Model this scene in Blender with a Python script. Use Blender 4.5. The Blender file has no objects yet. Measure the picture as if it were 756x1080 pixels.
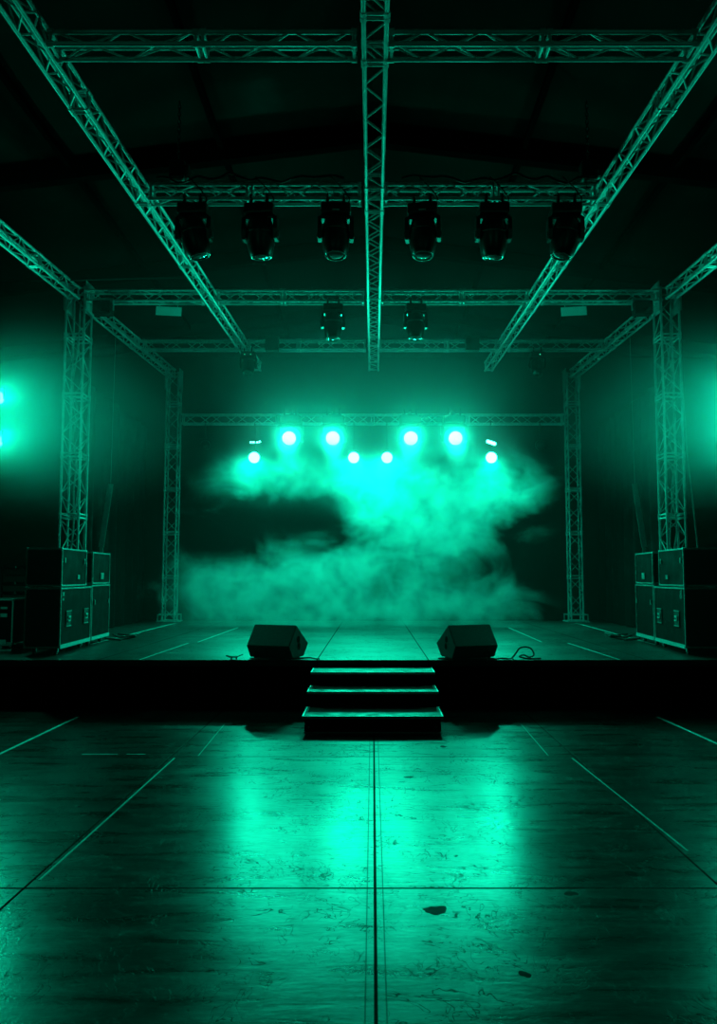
import bpy, bmesh, math, random
from mathutils import Vector, Matrix, Euler
random.seed(7)
C = bpy.context.scene.collection
PI = math.pi
R = math.radians

# ------------------------------------------------------------------ materials
def new_mat(name):
    m = bpy.data.materials.new(name); m.use_nodes = True
    nt = m.node_tree
    for n in list(nt.nodes): nt.nodes.remove(n)
    out = nt.nodes.new('ShaderNodeOutputMaterial')
    return m, nt, out

def node(nt, typ, **kw):
    n = nt.nodes.new(typ)
    for k, v in kw.items():
        if k in n.inputs.keys(): n.inputs[k].default_value = v
        else: setattr(n, k, v)
    return n

def math_n(nt, op, a, b=None, c=None, clamp=False):
    n = nt.nodes.new('ShaderNodeMath'); n.operation = op; n.use_clamp = clamp
    for i, v in enumerate((a, b, c)):
        if v is None: continue
        if isinstance(v, (int, float)): n.inputs[i].default_value = v
        else: nt.links.new(v, n.inputs[i])
    return n.outputs[0]

def surf(name, col, rough=0.5, metal=0.0, var=0.25, scale=6.0, bump=0.0, spec=0.5):
    """Principled surface with a little procedural wear in colour and gloss."""
    m, nt, out = new_mat(name)
    p = node(nt, 'ShaderNodeBsdfPrincipled')
    p.inputs['Metallic'].default_value = metal
    p.inputs['Specular IOR Level'].default_value = spec
    tc = node(nt, 'ShaderNodeTexCoord')
    nz = node(nt, 'ShaderNodeTexNoise'); nz.inputs['Scale'].default_value = scale; nz.inputs['Detail'].default_value = 5
    nt.links.new(tc.outputs['Object'], nz.inputs['Vector'])
    cr = node(nt, 'ShaderNodeMapRange')
    cr.inputs['From Min'].default_value = .3; cr.inputs['From Max'].default_value = .7
    cr.inputs['To Min'].default_value = 1 - var; cr.inputs['To Max'].default_value = 1 + var
    nt.links.new(nz.outputs['Fac'], cr.inputs['Value'])
    mx = node(nt, 'ShaderNodeVectorMath', operation='SCALE')
    mx.inputs[0].default_value = col
    nt.links.new(cr.outputs[0], mx.inputs['Scale'])
    nt.links.new(mx.outputs[0], p.inputs['Base Color'])
    rr = math_n(nt, 'MULTIPLY', cr.outputs[0], rough, clamp=True)
    nt.links.new(rr, p.inputs['Roughness'])
    if bump:
        b = node(nt, 'ShaderNodeBump'); b.inputs['Strength'].default_value = bump; b.inputs['Distance'].default_value = .01
        nt.links.new(nz.outputs['Fac'], b.inputs['Height']); nt.links.new(b.outputs[0], p.inputs['Normal'])
    nt.links.new(p.outputs[0], out.inputs['Surface'])
    return m

def emit(name, col, strength):
    m, nt, out = new_mat(name)
    e = node(nt, 'ShaderNodeEmission'); e.inputs[0].default_value = (*col, 1); e.inputs[1].default_value = strength
    nt.links.new(e.outputs[0], out.inputs['Surface'])
    try: m.cycles.emission_sampling = 'NONE'
    except Exception: pass
    return m

def panel_floor(name, col, rough, seams_x, seams_y, spots=True, seam_w=.009, double=(), spec=.12, coat=.12):
    """Worn sheet flooring: streaky dirt, scuffs, dark drips and dark seams between the sheets."""
    m, nt, out = new_mat(name)
    L = nt.links.new
    p = node(nt, 'ShaderNodeBsdfPrincipled')
    tc = node(nt, 'ShaderNodeTexCoord'); P = tc.outputs['Object']
    sx = node(nt, 'ShaderNodeSeparateXYZ'); L(P, sx.inputs[0]); X, Y = sx.outputs[0], sx.outputs[1]
    def noise(scale, detail, sc=(1, 1, 1), off=(0, 0, 0), dist=0.0, rgh=.55):
        mp = node(nt, 'ShaderNodeMapping'); mp.inputs['Scale'].default_value = sc; mp.inputs['Location'].default_value = off
        L(P, mp.inputs[0])
        n = node(nt, 'ShaderNodeTexNoise'); n.inputs['Scale'].default_value = scale; n.inputs['Detail'].default_value = detail
        n.inputs['Distortion'].default_value = dist; n.inputs['Roughness'].default_value = rgh
        L(mp.outputs[0], n.inputs['Vector']); return n.outputs['Fac']
    def ramp(v, a, b, lo=0., hi=1.):
        r = node(nt, 'ShaderNodeMapRange')
        for k, q in zip(('From Min', 'From Max', 'To Min', 'To Max'), (a, b, lo, hi)): r.inputs[k].default_value = q
        L(v, r.inputs['Value']); return r.outputs[0]
    cloud = noise(1.3, 6, (1, 1, 1))
    streak = noise(5, 6, (.35, 1.6, 1), dist=.8)           # sideways smears
    fine = noise(40, 4, (.4, 1, 1))
    val = ramp(cloud, .3, .7, .72, 1.2)
    val = math_n(nt, 'MULTIPLY', val, ramp(streak, .3, .72, .66, 1.22))
    val = math_n(nt, 'MULTIPLY', val, ramp(fine, .25, .75, .85, 1.12))
    val0 = val
    # crease lines: thin bands of a warped noise
    def creases(scale, sc, off, width):
        n = noise(scale, 3, sc, off, 1.5)
        return ramp(math_n(nt, 'ABSOLUTE', math_n(nt, 'SUBTRACT', n, .5)), 0, width, 1, 0)
    brk = ramp(noise(2.2, 2, off=(5, 3, 0)), .47, .6)
    cre = math_n(nt, 'MULTIPLY', creases(3.4, (.9, 1.3, 1), (3, 1, 0), .013), brk)
    brk2 = ramp(noise(3.0, 2, off=(15, 9, 0)), .47, .6)
    cre2 = math_n(nt, 'MULTIPLY', creases(6.5, (1.2, .6, 1), (13, 7, 0), .016), brk2)
    dark = math_n(nt, 'MULTIPLY', math_n(nt, 'MAXIMUM', cre, cre2), .8)
    if spots:
        vo = node(nt, 'ShaderNodeTexVoronoi'); vo.inputs['Scale'].default_value = 2.7
        wp = node(nt, 'ShaderNodeVectorMath', operation='ADD'); L(P, wp.inputs[0])
        nz = node(nt, 'ShaderNodeTexNoise'); nz.inputs['Scale'].default_value = 9; L(P, nz.inputs['Vector'])
        nsc = node(nt, 'ShaderNodeVectorMath', operation='SCALE'); L(nz.outputs['Color'], nsc.inputs[0]); nsc.inputs['Scale'].default_value = .12
        L(nsc.outputs[0], wp.inputs[1]); L(wp.outputs[0], vo.inputs['Vector'])
        sv = node(nt, 'ShaderNodeSeparateXYZ'); L(vo.outputs['Color'], sv.inputs[0])
        rad = math_n(nt, 'MULTIPLY', math_n(nt, 'POWER', sv.outputs[0], 2.5), .15)
        spot = ramp(math_n(nt, 'SUBTRACT', vo.outputs['Distance'], rad), -.01, .006, 1, 0)
        dark = math_n(nt, 'MAXIMUM', dark, math_n(nt, 'MULTIPLY', spot, .9))
    seam = None
    def band(axis, c, w):
        return ramp(math_n(nt, 'ABSOLUTE', math_n(nt, 'SUBTRACT', axis, c)), w * .6, w, 1, 0)
    for c in seams_x:
        b = band(X, c, seam_w); seam = b if seam is None else math_n(nt, 'MAXIMUM', seam, b)
    for c in seams_y:
        b = band(Y, c, seam_w * 1.2); seam = b if seam is None else math_n(nt, 'MAXIMUM', seam, b)
    for c in double:
        seam = math_n(nt, 'MAXIMUM', seam, math_n(nt, 'MULTIPLY', band(X, c, .004), .5))
    # light scratches
    scr = None
    for k, (rot, off) in enumerate(((.35, 2), (-.5, 8), (1.1, 15))):
        mp = node(nt, 'ShaderNodeMapping'); mp.inputs['Rotation'].default_value = (0, 0, rot); mp.inputs['Scale'].default_value = (14, .9, 1)
        mp.inputs['Location'].default_value = (off, off, 0)
        L(P, mp.inputs[0])
        v2 = node(nt, 'ShaderNodeTexVoronoi'); v2.inputs['Scale'].default_value = 1.0; L(mp.outputs[0], v2.inputs['Vector'])
        s2 = node(nt, 'ShaderNodeSeparateXYZ'); L(v2.outputs['Color'], s2.inputs[0])
        q = math_n(nt, 'MULTIPLY', ramp(v2.outputs['Distance'], .07, .11, 1, 0), ramp(s2.outputs[0], .86, .9))
        scr = q if scr is None else math_n(nt, 'MAXIMUM', scr, q)
    dk = math_n(nt, 'MAXIMUM', dark, seam) if seam is not None else dark
    val = math_n(nt, 'MULTIPLY', val, ramp(dk, 0, 1, 1, .1))
    val = math_n(nt, 'ADD', val, math_n(nt, 'MULTIPLY', scr, .9))
    sc = node(nt, 'ShaderNodeVectorMath', operation='SCALE'); sc.inputs[0].default_value = col; L(val, sc.inputs['Scale'])
    L(sc.outputs[0], p.inputs['Base Color'])
    rg = ramp(streak, .25, .75, rough * .85, rough * 1.18)
    rg = math_n(nt, 'ADD', rg, math_n(nt, 'MULTIPLY', dk, .35), clamp=True)
    L(rg, p.inputs['Roughness'])
    L(math_n(nt, 'MULTIPLY', math_n(nt, 'MULTIPLY', val0, val0), ramp(dk, 0, 1, spec, .01)), p.inputs['Specular IOR Level'])
    bh = math_n(nt, 'ADD', math_n(nt, 'MULTIPLY', streak, .5), math_n(nt, 'MULTIPLY', fine, .25))
    bh = math_n(nt, 'SUBTRACT', bh, math_n(nt, 'MULTIPLY', dk, .15))
    b = node(nt, 'ShaderNodeBump'); b.inputs['Strength'].default_value = .28; b.inputs['Distance'].default_value = .012
    L(bh, b.inputs['Height']); L(b.outputs[0], p.inputs['Normal'])
    p.inputs['Coat Roughness'].default_value = .13
    L(ramp(dk, 0, 1, coat, 0), p.inputs['Coat Weight'])
    b2 = node(nt, 'ShaderNodeBump'); b2.inputs['Strength'].default_value = .22; b2.inputs['Distance'].default_value = .006
    L(noise(55, 3), b2.inputs['Height']); L(b2.outputs[0], p.inputs['Coat Normal'])
    L(p.outputs[0], out.inputs['Surface'])
    return m

M = {}
M['alu'] = surf('aluminium_tube', (.8, .81, .81), .45, .3, .12, 9)
M['alu_dark'] = surf('aluminium_brace', (.72, .72, .72), .48, .3, .15, 9)
M['trim'] = surf('aluminium_edge', (.6, .6, .6), .38, .6, .2, 12)
M['laminate'] = surf('black_laminate', (.010, .0105, .011), .7, 0, .35, 4, .1, spec=.05)
M['black'] = surf('black_paint', (.012, .012, .012), .45, 0, .3, 10, spec=.4)
M['black_body'] = surf('black_plastic', (.016, .016, .016), .35, 0, .2, 8)
M['cabinet'] = surf('textured_black_cabinet', (.085, .086, .086), .6, 0, .3, 60, .25)
M['rubber'] = surf('black_rubber', (.01, .01, .01), .6, 0, .2, 10)
M['skirt'] = surf('black_skirt_cloth', (.006, .006, .006), .9, 0, .3, 3, spec=.1)
M['drape'] = surf('black_drape_cloth', (.004, .004, .004), .92, 0, .4, 2.5, .2, spec=.1)
M['roof'] = surf('dark_roof_fabric', (.013, .013, .013), .9, 0, .5, .5, .1, spec=.02)
M['beam'] = surf('dark_roof_beam', (.003, .003, .003), .9, 0, .2, 3, spec=0.0)
M['tape'] = surf('white_tape', (.75, .75, .75), .5, 0, .3, 15)
M['nosing'] = surf('metal_nosing', (.6, .6, .6), .35, .5, .15, 20)
M['tread'] = surf('worn_step_board', (.09, .09, .09), .6, 0, .3, 8, .1)
M['riser'] = surf('black_riser', (.008, .008, .008), .7, 0, .3, 5, spec=.2)
M['plate'] = surf('pale_plate', (.75, .75, .75), .5, 0, .1, 20)
m_, nt_, out_ = new_mat('pale_translucent_board')
d_ = node(nt_, 'ShaderNodeBsdfDiffuse'); d_.inputs[0].default_value = (.85, .85, .85, 1)
t_ = node(nt_, 'ShaderNodeBsdfTranslucent'); t_.inputs[0].default_value = (.85, .85, .85, 1)
x_ = node(nt_, 'ShaderNodeMixShader'); x_.inputs[0].default_value = .6
n_ = node(nt_, 'ShaderNodeTexNoise'); n_.inputs['Scale'].default_value = 3
nt_.links.new(d_.outputs[0], x_.inputs[1]); nt_.links.new(t_.outputs[0], x_.inputs[2]); nt_.links.new(x_.outputs[0], out_.inputs['Surface'])
M['translucent'] = m_
M['strap'] = surf('grey_webbing', (.5, .5, .5), .8, 0, .2, 30)
M['lens'] = surf('dark_glass_lens', (.03, .03, .03), .06, 0, .1, 3, spec=1.0)
M['ring'] = surf('lens_ring_metal', (.35, .35, .35), .2, .9, .1, 5)
GRN = (.002, 1.0, .55)
M['beam_lens'] = emit('lit_beam_lens', (.05, 1.0, .6), 30)
M['led_lens'] = emit('lit_led_lens', (.05, 1.0, .66), 24)
M['side_lens'] = emit('lit_side_lens', (.035, 1.0, .62), 14)
M['dot'] = emit('status_light', (.05, 1, .55), 1.2)
M['floor'] = panel_floor('worn_hall_floor', (.017, .017, .017), .29, (.012, -1.795, 1.795), (4.29, 7.33), double=(-.028, .052))
M['deck'] = panel_floor('stage_deck_sheet', (.05, .05, .05), .38, (-.69, .69, -3.4, 3.4), (12.67, 15.9), spots=False, spec=.3, coat=.05)

# ------------------------------------------------------------------ mesh builder
class MB:
    def __init__(s): s.bm = bmesh.new()
    def box(s, c, d, mat=None, bevel=0):
        r = bmesh.ops.create_cube(s.bm, size=1.0)
        vs = r['verts']
        for v in vs: v.co = Vector((v.co.x * d[0], v.co.y * d[1], v.co.z * d[2]))
        if bevel:
            es = list({e for v in vs for e in v.link_edges})
            b = bmesh.ops.bevel(s.bm, geom=es, offset=bevel, segments=2, affect='EDGES', profile=.6)
            vs = list({v for f in b['faces'] for v in f.verts} | {v for v in vs if v.is_valid})
            # bevel leaves the flat faces linked to the new verts
        T = Matrix.Translation(Vector(c)) @ (mat.to_4x4() if mat else Matrix.Identity(4))
        for v in vs: v.co = T @ v.co
        return s
    def bar(s, a, b, r, n=8, r2=None, caps=True):
        a, b = Vector(a), Vector(b); d = b - a; L = d.length
        if L < 1e-6: return s
        q = d.to_track_quat('Z', 'Y').to_matrix().to_4x4()
        T = Matrix.Translation((a + b) / 2) @ q
        bmesh.ops.create_cone(s.bm, cap_ends=caps, segments=n, radius1=r, radius2=r if r2 is None else r2, depth=L, matrix=T)
        return s
    def flatbar(s, a, b, w, t, up=(0, 0, 1)):
        a, b = Vector(a), Vector(b); d = (b - a); L = d.length; x = d.normalized()
        y = Vector(up).cross(x)
        if y.length < 1e-4: y = Vector((0, 1, 0)).cross(x)
        y.normalize(); z = x.cross(y)
        m = Matrix((x, y, z)).transposed()
        return s.box((a + b) / 2, (L, w, t), m)
    def lathe(s, prof, n=24, T=None):
        T = T or Matrix.Identity(4)
        rings = []
        for r, z in prof:
            if r < 1e-5: rings.append([s.bm.verts.new(T @ Vector((0, 0, z)))])
            else: rings.append([s.bm.verts.new(T @ Vector((r * math.cos(2 * PI * k / n), r * math.sin(2 * PI * k / n), z))) for k in range(n)])
        for A, B in zip(rings, rings[1:]):
            for k in range(n):
                q = [A[k % len(A)], A[(k + 1) % len(A)], B[(k + 1) % len(B)], B[k % len(B)]]
                u = []
                for v in q:
                    if v not in u: u.append(v)
                if len(u) >= 3: s.bm.faces.new(u)
        return s
    def torus(s, R_, r, n=28, k=8, T=None, a0=0, a1=2 * PI):
        T = T or Matrix.Identity(4); full = abs(a1 - a0 - 2 * PI) < 1e-6
        N = n if full else n + 1
        rings = []
        for i in range(N):
            a = a0 + (a1 - a0) * i / n
            rings.append([s.bm.verts.new(T @ Vector(((R_ + r * math.cos(2 * PI * j / k)) * math.cos(a), (R_ + r * math.cos(2 * PI * j / k)) * math.sin(a), r * math.sin(2 * PI * j / k)))) for j in range(k)])
        for i in range(n):
            A, B = rings[i], rings[(i + 1) % N]
            for j in range(k): s.bm.faces.new((A[j], B[j], B[(j + 1) % k], A[(j + 1) % k]))
        return s
    def prism(s, poly, x0, x1, bevel=0):
        """poly in (y,z), extruded along x"""
        A = [s.bm.verts.new((x0, y, z)) for y, z in poly]; B = [s.bm.verts.new((x1, y, z)) for y, z in poly]
        s.bm.faces.new(A[::-1]); s.bm.faces.new(B)
        n = len(poly)
        for i in range(n): s.bm.faces.new((A[i], A[(i + 1) % n], B[(i + 1) % n], B[i]))
        if bevel:
            es = list({e for v in A + B for e in v.link_edges})
            bmesh.ops.bevel(s.bm, geom=es, offset=bevel, segments=2, affect='EDGES')
        return s
    def tube(s, pts, r, n=6, sub=6):
        """round cable through pts (Catmull-Rom)"""
        P = [Vector(p) for p in pts]; Q = []
        for i in range(len(P) - 1):
            p0, p1, p2, p3 = P[max(i - 1, 0)], P[i], P[i + 1], P[min(i + 2, len(P) - 1)]
            for k in range(sub):
                t = k / sub
                Q.append(.5 * ((2 * p1) + (p2 - p0) * t + (2 * p0 - 5 * p1 + 4 * p2 - p3) * t * t + (3 * p1 - p0 - 3 * p2 + p3) * t ** 3))
        Q.append(P[-1]); rings = []
        for i, p in enumerate(Q):
            d = (Q[min(i + 1, len(Q) - 1)] - Q[max(i - 1, 0)])
            if d.length < 1e-7: d = Vector((0, 0, 1))
            q = d.to_track_quat('Z', 'Y')
            rings.append([s.bm.verts.new(p + q @ Vector((r * math.cos(2 * PI * j / n), r * math.sin(2 * PI * j / n), 0))) for j in range(n)])
        for A, B in zip(rings, rings[1:]):
            for j in range(n): s.bm.faces.new((A[j], A[(j + 1) % n], B[(j + 1) % n], B[j]))
        s.bm.faces.new(rings[0][::-1]); s.bm.faces.new(rings[-1])
        return s
    def build(s, name, mat, parent=None, smooth=False, loc=None, rot=None, autosmooth=None):
        bmesh.ops.recalc_face_normals(s.bm, faces=s.bm.faces)
        me = bpy.data.meshes.new(name); s.bm.to_mesh(me); s.bm.free()
        me.materials.append(mat)
        if smooth:
            for p in me.polygons: p.use_smooth = True
            if autosmooth is not None:
                try: me.set_sharp_from_angle(angle=R(autosmooth))
                except Exception: pass
        o = bpy.data.objects.new(name, me); C.objects.link(o)
        if parent is not None: o.parent = parent
        if loc is not None: o.location = loc
        if rot is not None: o.rotation_euler = rot
        return o

def tag(o, label=None, cat=None, group=None, kind=None):
    if label: o['label'] = label
    if cat: o['category'] = cat
    if group: o['group'] = group
    if kind: o['kind'] = kind
    return o
def empty(name, loc=(0, 0, 0), rz=0, label=None, cat=None, group=None, mat=None):
    o = bpy.data.objects.new(name, None); C.objects.link(o); o.empty_display_size = .1
    if mat is not None: o.matrix_world = mat
    else:
        o.location = loc; o.rotation_euler = (0, 0, rz)
    return tag(o, label, cat, group)
def copy_tree(o, parent=None):
    c = o.copy(); C.objects.link(c)
    if parent is not None: c.parent = parent
    for ch in list(o.children): copy_tree(ch, c)
    return c
def struct(o): o['kind'] = 'structure'; return o

# ------------------------------------------------------------------ the setting
DZ = .57            # stage deck height
SY0, SY1 = 10.09, 18.95
ZB = 6.15           # underside of the roof rig
b = MB(); b.box((0, 8.5, -.05), (19.4, 25, .1)); floor = struct(b.build('floor', M['floor']))
def tape(x0, y0, x1, y1, w, z, parent):
    t = MB(); t.flatbar((x0, y0, z + .0015), (x1, y1, z + .0015), w, .003)
    return t.build('tape_line', M['tape'], parent)
tape(-1.76, 4.40, -1.75, 7.27, .012, 0, floor); tape(1.84, 4.85, 1.76, 7.27, .011, 0, floor)
tape(-3.37, 5.2, -3.37, 9.36, .03, 0, floor); tape(3.40, 5.2, 3.25, 9.36, .03, 0, floor)
tape(-1.56, 7.36, -1.61, 8.9, .006, 0, floor); tape(1.57, 7.36, 1.61, 8.9, .006, 0, floor)
tape(-2.62, 7.42, -2.3, 7.42, .02, 0, floor); tape(-2.22, 7.42, -2.05, 7.42, .015, 0, floor)

def drape(name, p0, p1, z0, z1, amp, wave, mat=M['drape'], thick=.03):
    """hanging pleated cloth from p0 to p1"""
    p0, p1 = Vector((*p0, 0)), Vector((*p1, 0)); d = p1 - p0; L = d.length; u = d.normalized(); nrm = Vector((-u.y, u.x, 0))
    n = max(8, int(L / wave * 8)); bm = bmesh.new(); rows = 7; grid = []
    for side in (0, 1):
        for j in range(rows):
            z = z0 + (z1 - z0) * j / (rows - 1); row = []
            for i in range(n + 1):
                s = L * i / n
                ph = 2 * PI * s / wave + .9 * math.sin(s * 1.7) + .15 * math.sin(j * 1.3 + s)
                off = amp * (math.sin(ph) + .4 * math.sin(2.3 * ph + 1)) * (1.1 - .35 * j / (rows - 1))
                q = p0 + u * s + nrm * (off + side * thick); row.append(bm.verts.new((q.x, q.y, z)))
            grid.append(row)
    for side in (0, 1):
        for j in range(rows - 1):
            for i in range(n):
                A, B = grid[side * rows + j], grid[side * rows + j + 1]
                bm.faces.new((A[i], A[i + 1], B[i + 1], B[i]))
    F, Bk = grid[:rows], grid[rows:]
    for i in range(n):
        bm.faces.new((F[0][i], F[0][i + 1], Bk[0][i + 1], Bk[0][i])); bm.faces.new((F[-1][i], F[-1][i + 1], Bk[-1][i + 1], Bk[-1][i]))
    for j in range(rows - 1):
        bm.faces.new((F[j][0], F[j + 1][0], Bk[j + 1][0], Bk[j][0])); bm.faces.new((F[j][n], F[j + 1][n], Bk[j + 1][n], Bk[j][n]))
    m = MB(); m.bm.free(); m.bm = bm
    return m.build(name, mat, smooth=True, autosmooth=60)
struct(drape('wall_back', (9.6, 19.6), (-9.6, 19.6), 0, 7.0, .02, 2.6))
struct(drape('wall_left', (-9.3, 19.5), (-9.3, -3), 0, 7.0, .05, .8))
struct(drape('wall_right', (9.3, -3), (9.3, 19.5), 0, 7.0, .05, .8))

RZ, SL = 7.9, .125      # tent ridge height and roof pitch
def roof_z(x): return RZ - SL * abs(x)
b = MB()
for sgn in (-1, 1):
    L = 9.7; a = math.atan(SL) * sgn
    nx, ny = 12, 40; g = []
    for j in range(ny + 1):
        y = -3 + 23 * j / ny; row = []
        for i in range(nx + 1):
            x = sgn * L * i / nx
            sag = .05 * math.sin(PI * ((y - 3.9) % 3.75) / 3.75)
            row.append(b.bm.verts.new((x, y, roof_z(x) + .16 - sag)))
        g.append(row)
    for j in range(ny):
        for i in range(nx): b.bm.faces.new((g[j][i], g[j][i + 1], g[j + 1][i + 1], g[j + 1][i]))
ceil_o = struct(b.build('ceiling', M['roof'], smooth=True))
so = ceil_o.modifiers.new('thick', 'SOLIDIFY'); so.thickness = .04; so.offset = 1
k = 1
for y in (3.6, 7.35, 11.1, 14.85, 18.6):
    b = MB()
    b.flatbar((0, y, RZ), (-9.6, y, roof_z(9.6)), .16, .26); b.flatbar((0, y, RZ), (9.6, y, roof_z(9.6)), .16, .26)
    struct(b.build('trim_%d' % k, M['beam'])); k += 1
for x in (-4.3, -2.15, 2.15, 4.3):
    b = MB(); b.box((x, 8.5, roof_z(x) + .05), (.07, 22.9, .09)); struct(b.build('trim_%d' % k, M['beam'])); k += 1

# ------------------------------------------------------------------ stage
st = empty('stage', (0, 0, 0), 0, 'low wide stage with dark sheet deck and black front', 'stage')
b = MB(); b.box((0, (SY0 + SY1) / 2, DZ - .04), (15.6, SY1 - SY0, .08), bevel=.004); b.build('deck', M['deck'], st)
sk = drape('front_skirt', (-7.8, SY0 + .03), (7.8, SY0 + .03), 0.0, DZ - .082, .008, .4, M['skirt'], .01); sk.parent = st
for sx, x in ((-1, -2.89), (1, 3.06)):
    tape(x, SY0 + .02, x * .988, 12.6, .022, DZ, st)
tape(-2.75, 12.8, -2.72, 16.4, .02, DZ, st); tape(2.66, 12.8, 2.74, 16.4, .02, DZ, st)
tape(-4.30, 12.4, -4.36, 18.0, .03, DZ, st); tape(4.28, 12.3, 4.5, 18.0, .03, DZ, st)
b = MB(); b.flatbar((-7.8, SY0 - .004, DZ - .012), (7.8, SY0 - .004, DZ - .012), .008, .022); b.build('edge_profile', M['beam'], st)

# ------------------------------------------------------------------ steps
W = 1.43
steps = empty('stage_steps', (0, 9.3, 0), 0, 'three black wooden steps with pale nosings leading up to the stage', 'steps')
tr = [(8.41, 9.01, .17), (9.01, 9.52, .335), (9.52, 10.07, .487)]
for y0, y1, z in tr:
    b = MB(); b.box((0, (y0 + y1) / 2 - 9.3, z - .014), (W, y1 - y0 - .004, .028), bevel=.003); t = b.build('tread', M['tread'], steps)
    b = MB(); b.box((0, y0 - 9.3 - .004, z - .012), (W + .01, .016, .03), bevel=.002)
    b.build('nosing', M['nosing'], t)
    for s_ in (-1, 1):
        b = MB(); b.box((s_ * (W / 2 + .004), (y0 + y1) / 2 - 9.3 - .006, z - .012), (.016, y1 - y0, .03), bevel=.002); b.build('edge_strip', M['nosing'], t)
    zb = z - .165 if z > .3 else .012
    b = MB(); b.box((0, y0 - 9.3 + .02, (z - .029 + (0.0 if z < .2 else z - .165)) / 2), (W - .03, .018, z - .029 - (0.0 if z < .2 else z - .165))); b.build('riser', M['riser'], steps)
for s_ in (-1, 1):
    b = MB()
    prof = [(8.44, 0), (10.05, 0), (10.05, .456), (9.54, .456), (9.54, .304), (9.03, .304), (9.03, .139), (8.44, .139)]
    b.prism([(y - 9.3, z) for y, z in prof], s_ * (W / 2 - .045) - .012, s_ * (W / 2 - .045) + .012); b.build('side_panel', M['riser'], steps)
b = MB(); b.box((0, 8.41 - 9.3 + .01, .006), (W - .02, .03, .012)); b.build('base_rail', M['nosing'], steps)
b = MB()
for s_ in (-1, 1):
    b = MB(); b.box((s_ * (W / 2 - .06), 8.41 - 9.3 + .008, .06), (.02, .008, .012)); b.build('bolt', M['nosing'], steps)
pass

# ------------------------------------------------------------------ trusses
TR, BR = .021, .0095
def truss(name, p0, p1, w, h, label, cat='truss', group=None, step=.27, joints=(), vertical=False, tr=TR, br=BR):
    """square lattice truss from p0 to p1; p0, p1 are the centre of its underside (or of its foot when vertical)"""
    p0, p1 = Vector(p0), Vector(p1); d = p1 - p0; L = d.length; x = d.normalized()
    if vertical: y = Vector((0, 1, 0)); z = x.cross(y)
    else: z = Vector((0, 0, 1)); y = z.cross(x).normalized(); z = x.cross(y)
    m = Matrix((x, y, z)).transposed().to_4x4(); m.translation = p0
    root = empty(name, label=label, cat=cat, group=group, mat=m)
    za, zb_ = (-h / 2, h / 2) if vertical else (tr, h - tr)
    ya, yb = (-w / 2, w / 2) if vertical else (-w / 2 + tr, w / 2 - tr)
    cor = [(ya, za), (yb, za), (yb, zb_), (ya, zb_)]
    for (cy, cz) in cor:
        b = MB(); b.bar((0, cy, cz), (L, cy, cz), tr, 10); b.build('main_tube', M['alu'], root, smooth=True, autosmooth=40)
    js = sorted(set([0.0, L] + [j for j in joints if 0 < j < L]))
    for fi in range(4):
        A, Bc = cor[fi], cor[(fi + 1) % 4]
        b = MB()
        for j0, j1 in zip(js, js[1:]):
            s0, s1 = j0 + .05, j1 - .05; n = max(2, int(round((s1 - s0) / step)))
            for q in range(n):
                t0 = s0 + (s1 - s0) * q / n; t1 = s0 + (s1 - s0) * (q + 1) / n
                f0, f1 = (A, Bc) if (q + fi) % 2 == 0 else (Bc, A)
                b.bar((t0 + .012, f0[0], f0[1]), (t1 - .012, f1[0], f1[1]), br, 6)
        b.build('lacing', M['alu_dark'], root)
    for j in js:
        for off in ((.018,) if j == 0 else (-.018,) if j == L else (-.03, .03)):
            b = MB()
            for i in range(4):
                A, Bc = cor[i], cor[(i + 1) % 4]
                b.bar((j + off, *A), (j + off, *Bc), tr * .72, 8)
            for cy, cz in cor: b.bar((j + off - .025, cy, cz), (j + off + .025, cy, cz), tr * 1.35, 10)
            b.build('coupling_frame', M['alu'], root)
    return root

def inner_x(y): return 3.11 - .03 * y
TW, TH = .2, .22
GT = 'aluminium lattice trusses of the roof rig'
Yc = dict(T1=6.70, T2=9.52, T3=13.16, T4=16.0)
IY0, IY1 = 3.0, 17.6
jn = [i * 2.0 + .6 for i in range(9)]
for s_, side in ((-1, 'left'), (1, 'right')):
    truss('roof_truss', (s_ * inner_x(IY0), IY0, ZB), (s_ * inner_x(IY1), IY1, ZB), TW, TH,
          'long slanting roof truss running back from the top %s corner of the photo' % side, group=None, joints=jn)
truss('roof_truss', (.02, IY0, ZB), (.02, IY1, ZB), .235, TH, 'central roof truss running straight back above the steps, seen nearly end on', joints=[3.25, 3.85, 6.2, 6.8, 10.0, 12.7])
def outer_x(y): return 5.06 - (y - 10.5) * .055
for s_, side in ((-1, 'left'), (1, 'right')):
    truss('side_truss', (s_ * outer_x(3), 3, ZB), (s_ * outer_x(12.96), 12.96, ZB), TW, TH,
          'roof truss from the %s picture edge to the head of the front %s tower' % (side, side), joints=jn)
    truss('side_truss', (s_ * outer_x(13.54), 13.54, ZB), (s_ * outer_x(18.25), 18.25, ZB), TW, TH,
          'hazy roof truss from the front %s tower back to the rear %s tower' % (side, side), joints=[2.3])
ROW = {'T1': 'frontmost and highest cross truss', 'T2': 'cross truss carrying the row of six moving heads', 'T3': 'cross truss at front tower height', 'T4': 'hazy rear cross truss'}
for kx in ('T1', 'T2', 'T3', 'T4'):
    y = Yc[kx]; xi = inner_x(y) - TW / 2 - .015
    for s_, side in ((-1, 'left'), (1, 'right')):
        truss('cross_truss', (s_ * .145, y, ZB), (s_ * xi, y, ZB), .25 if kx == 'T1' else TW, .15 if kx == 'T1' else TH, '%s, %s half beside the central truss' % (ROW[kx], side), joints=[1.35])
        if kx in ('T3', 'T4'):
            xo = outer_x(y) - (.17 if kx == 'T3' else .12)
            truss('cross_truss', (s_ * (xi + TW + .03), y, ZB), (s_ * xo, y, ZB), TW, TH, '%s, short end piece at the far %s' % (ROW[kx], side))
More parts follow.
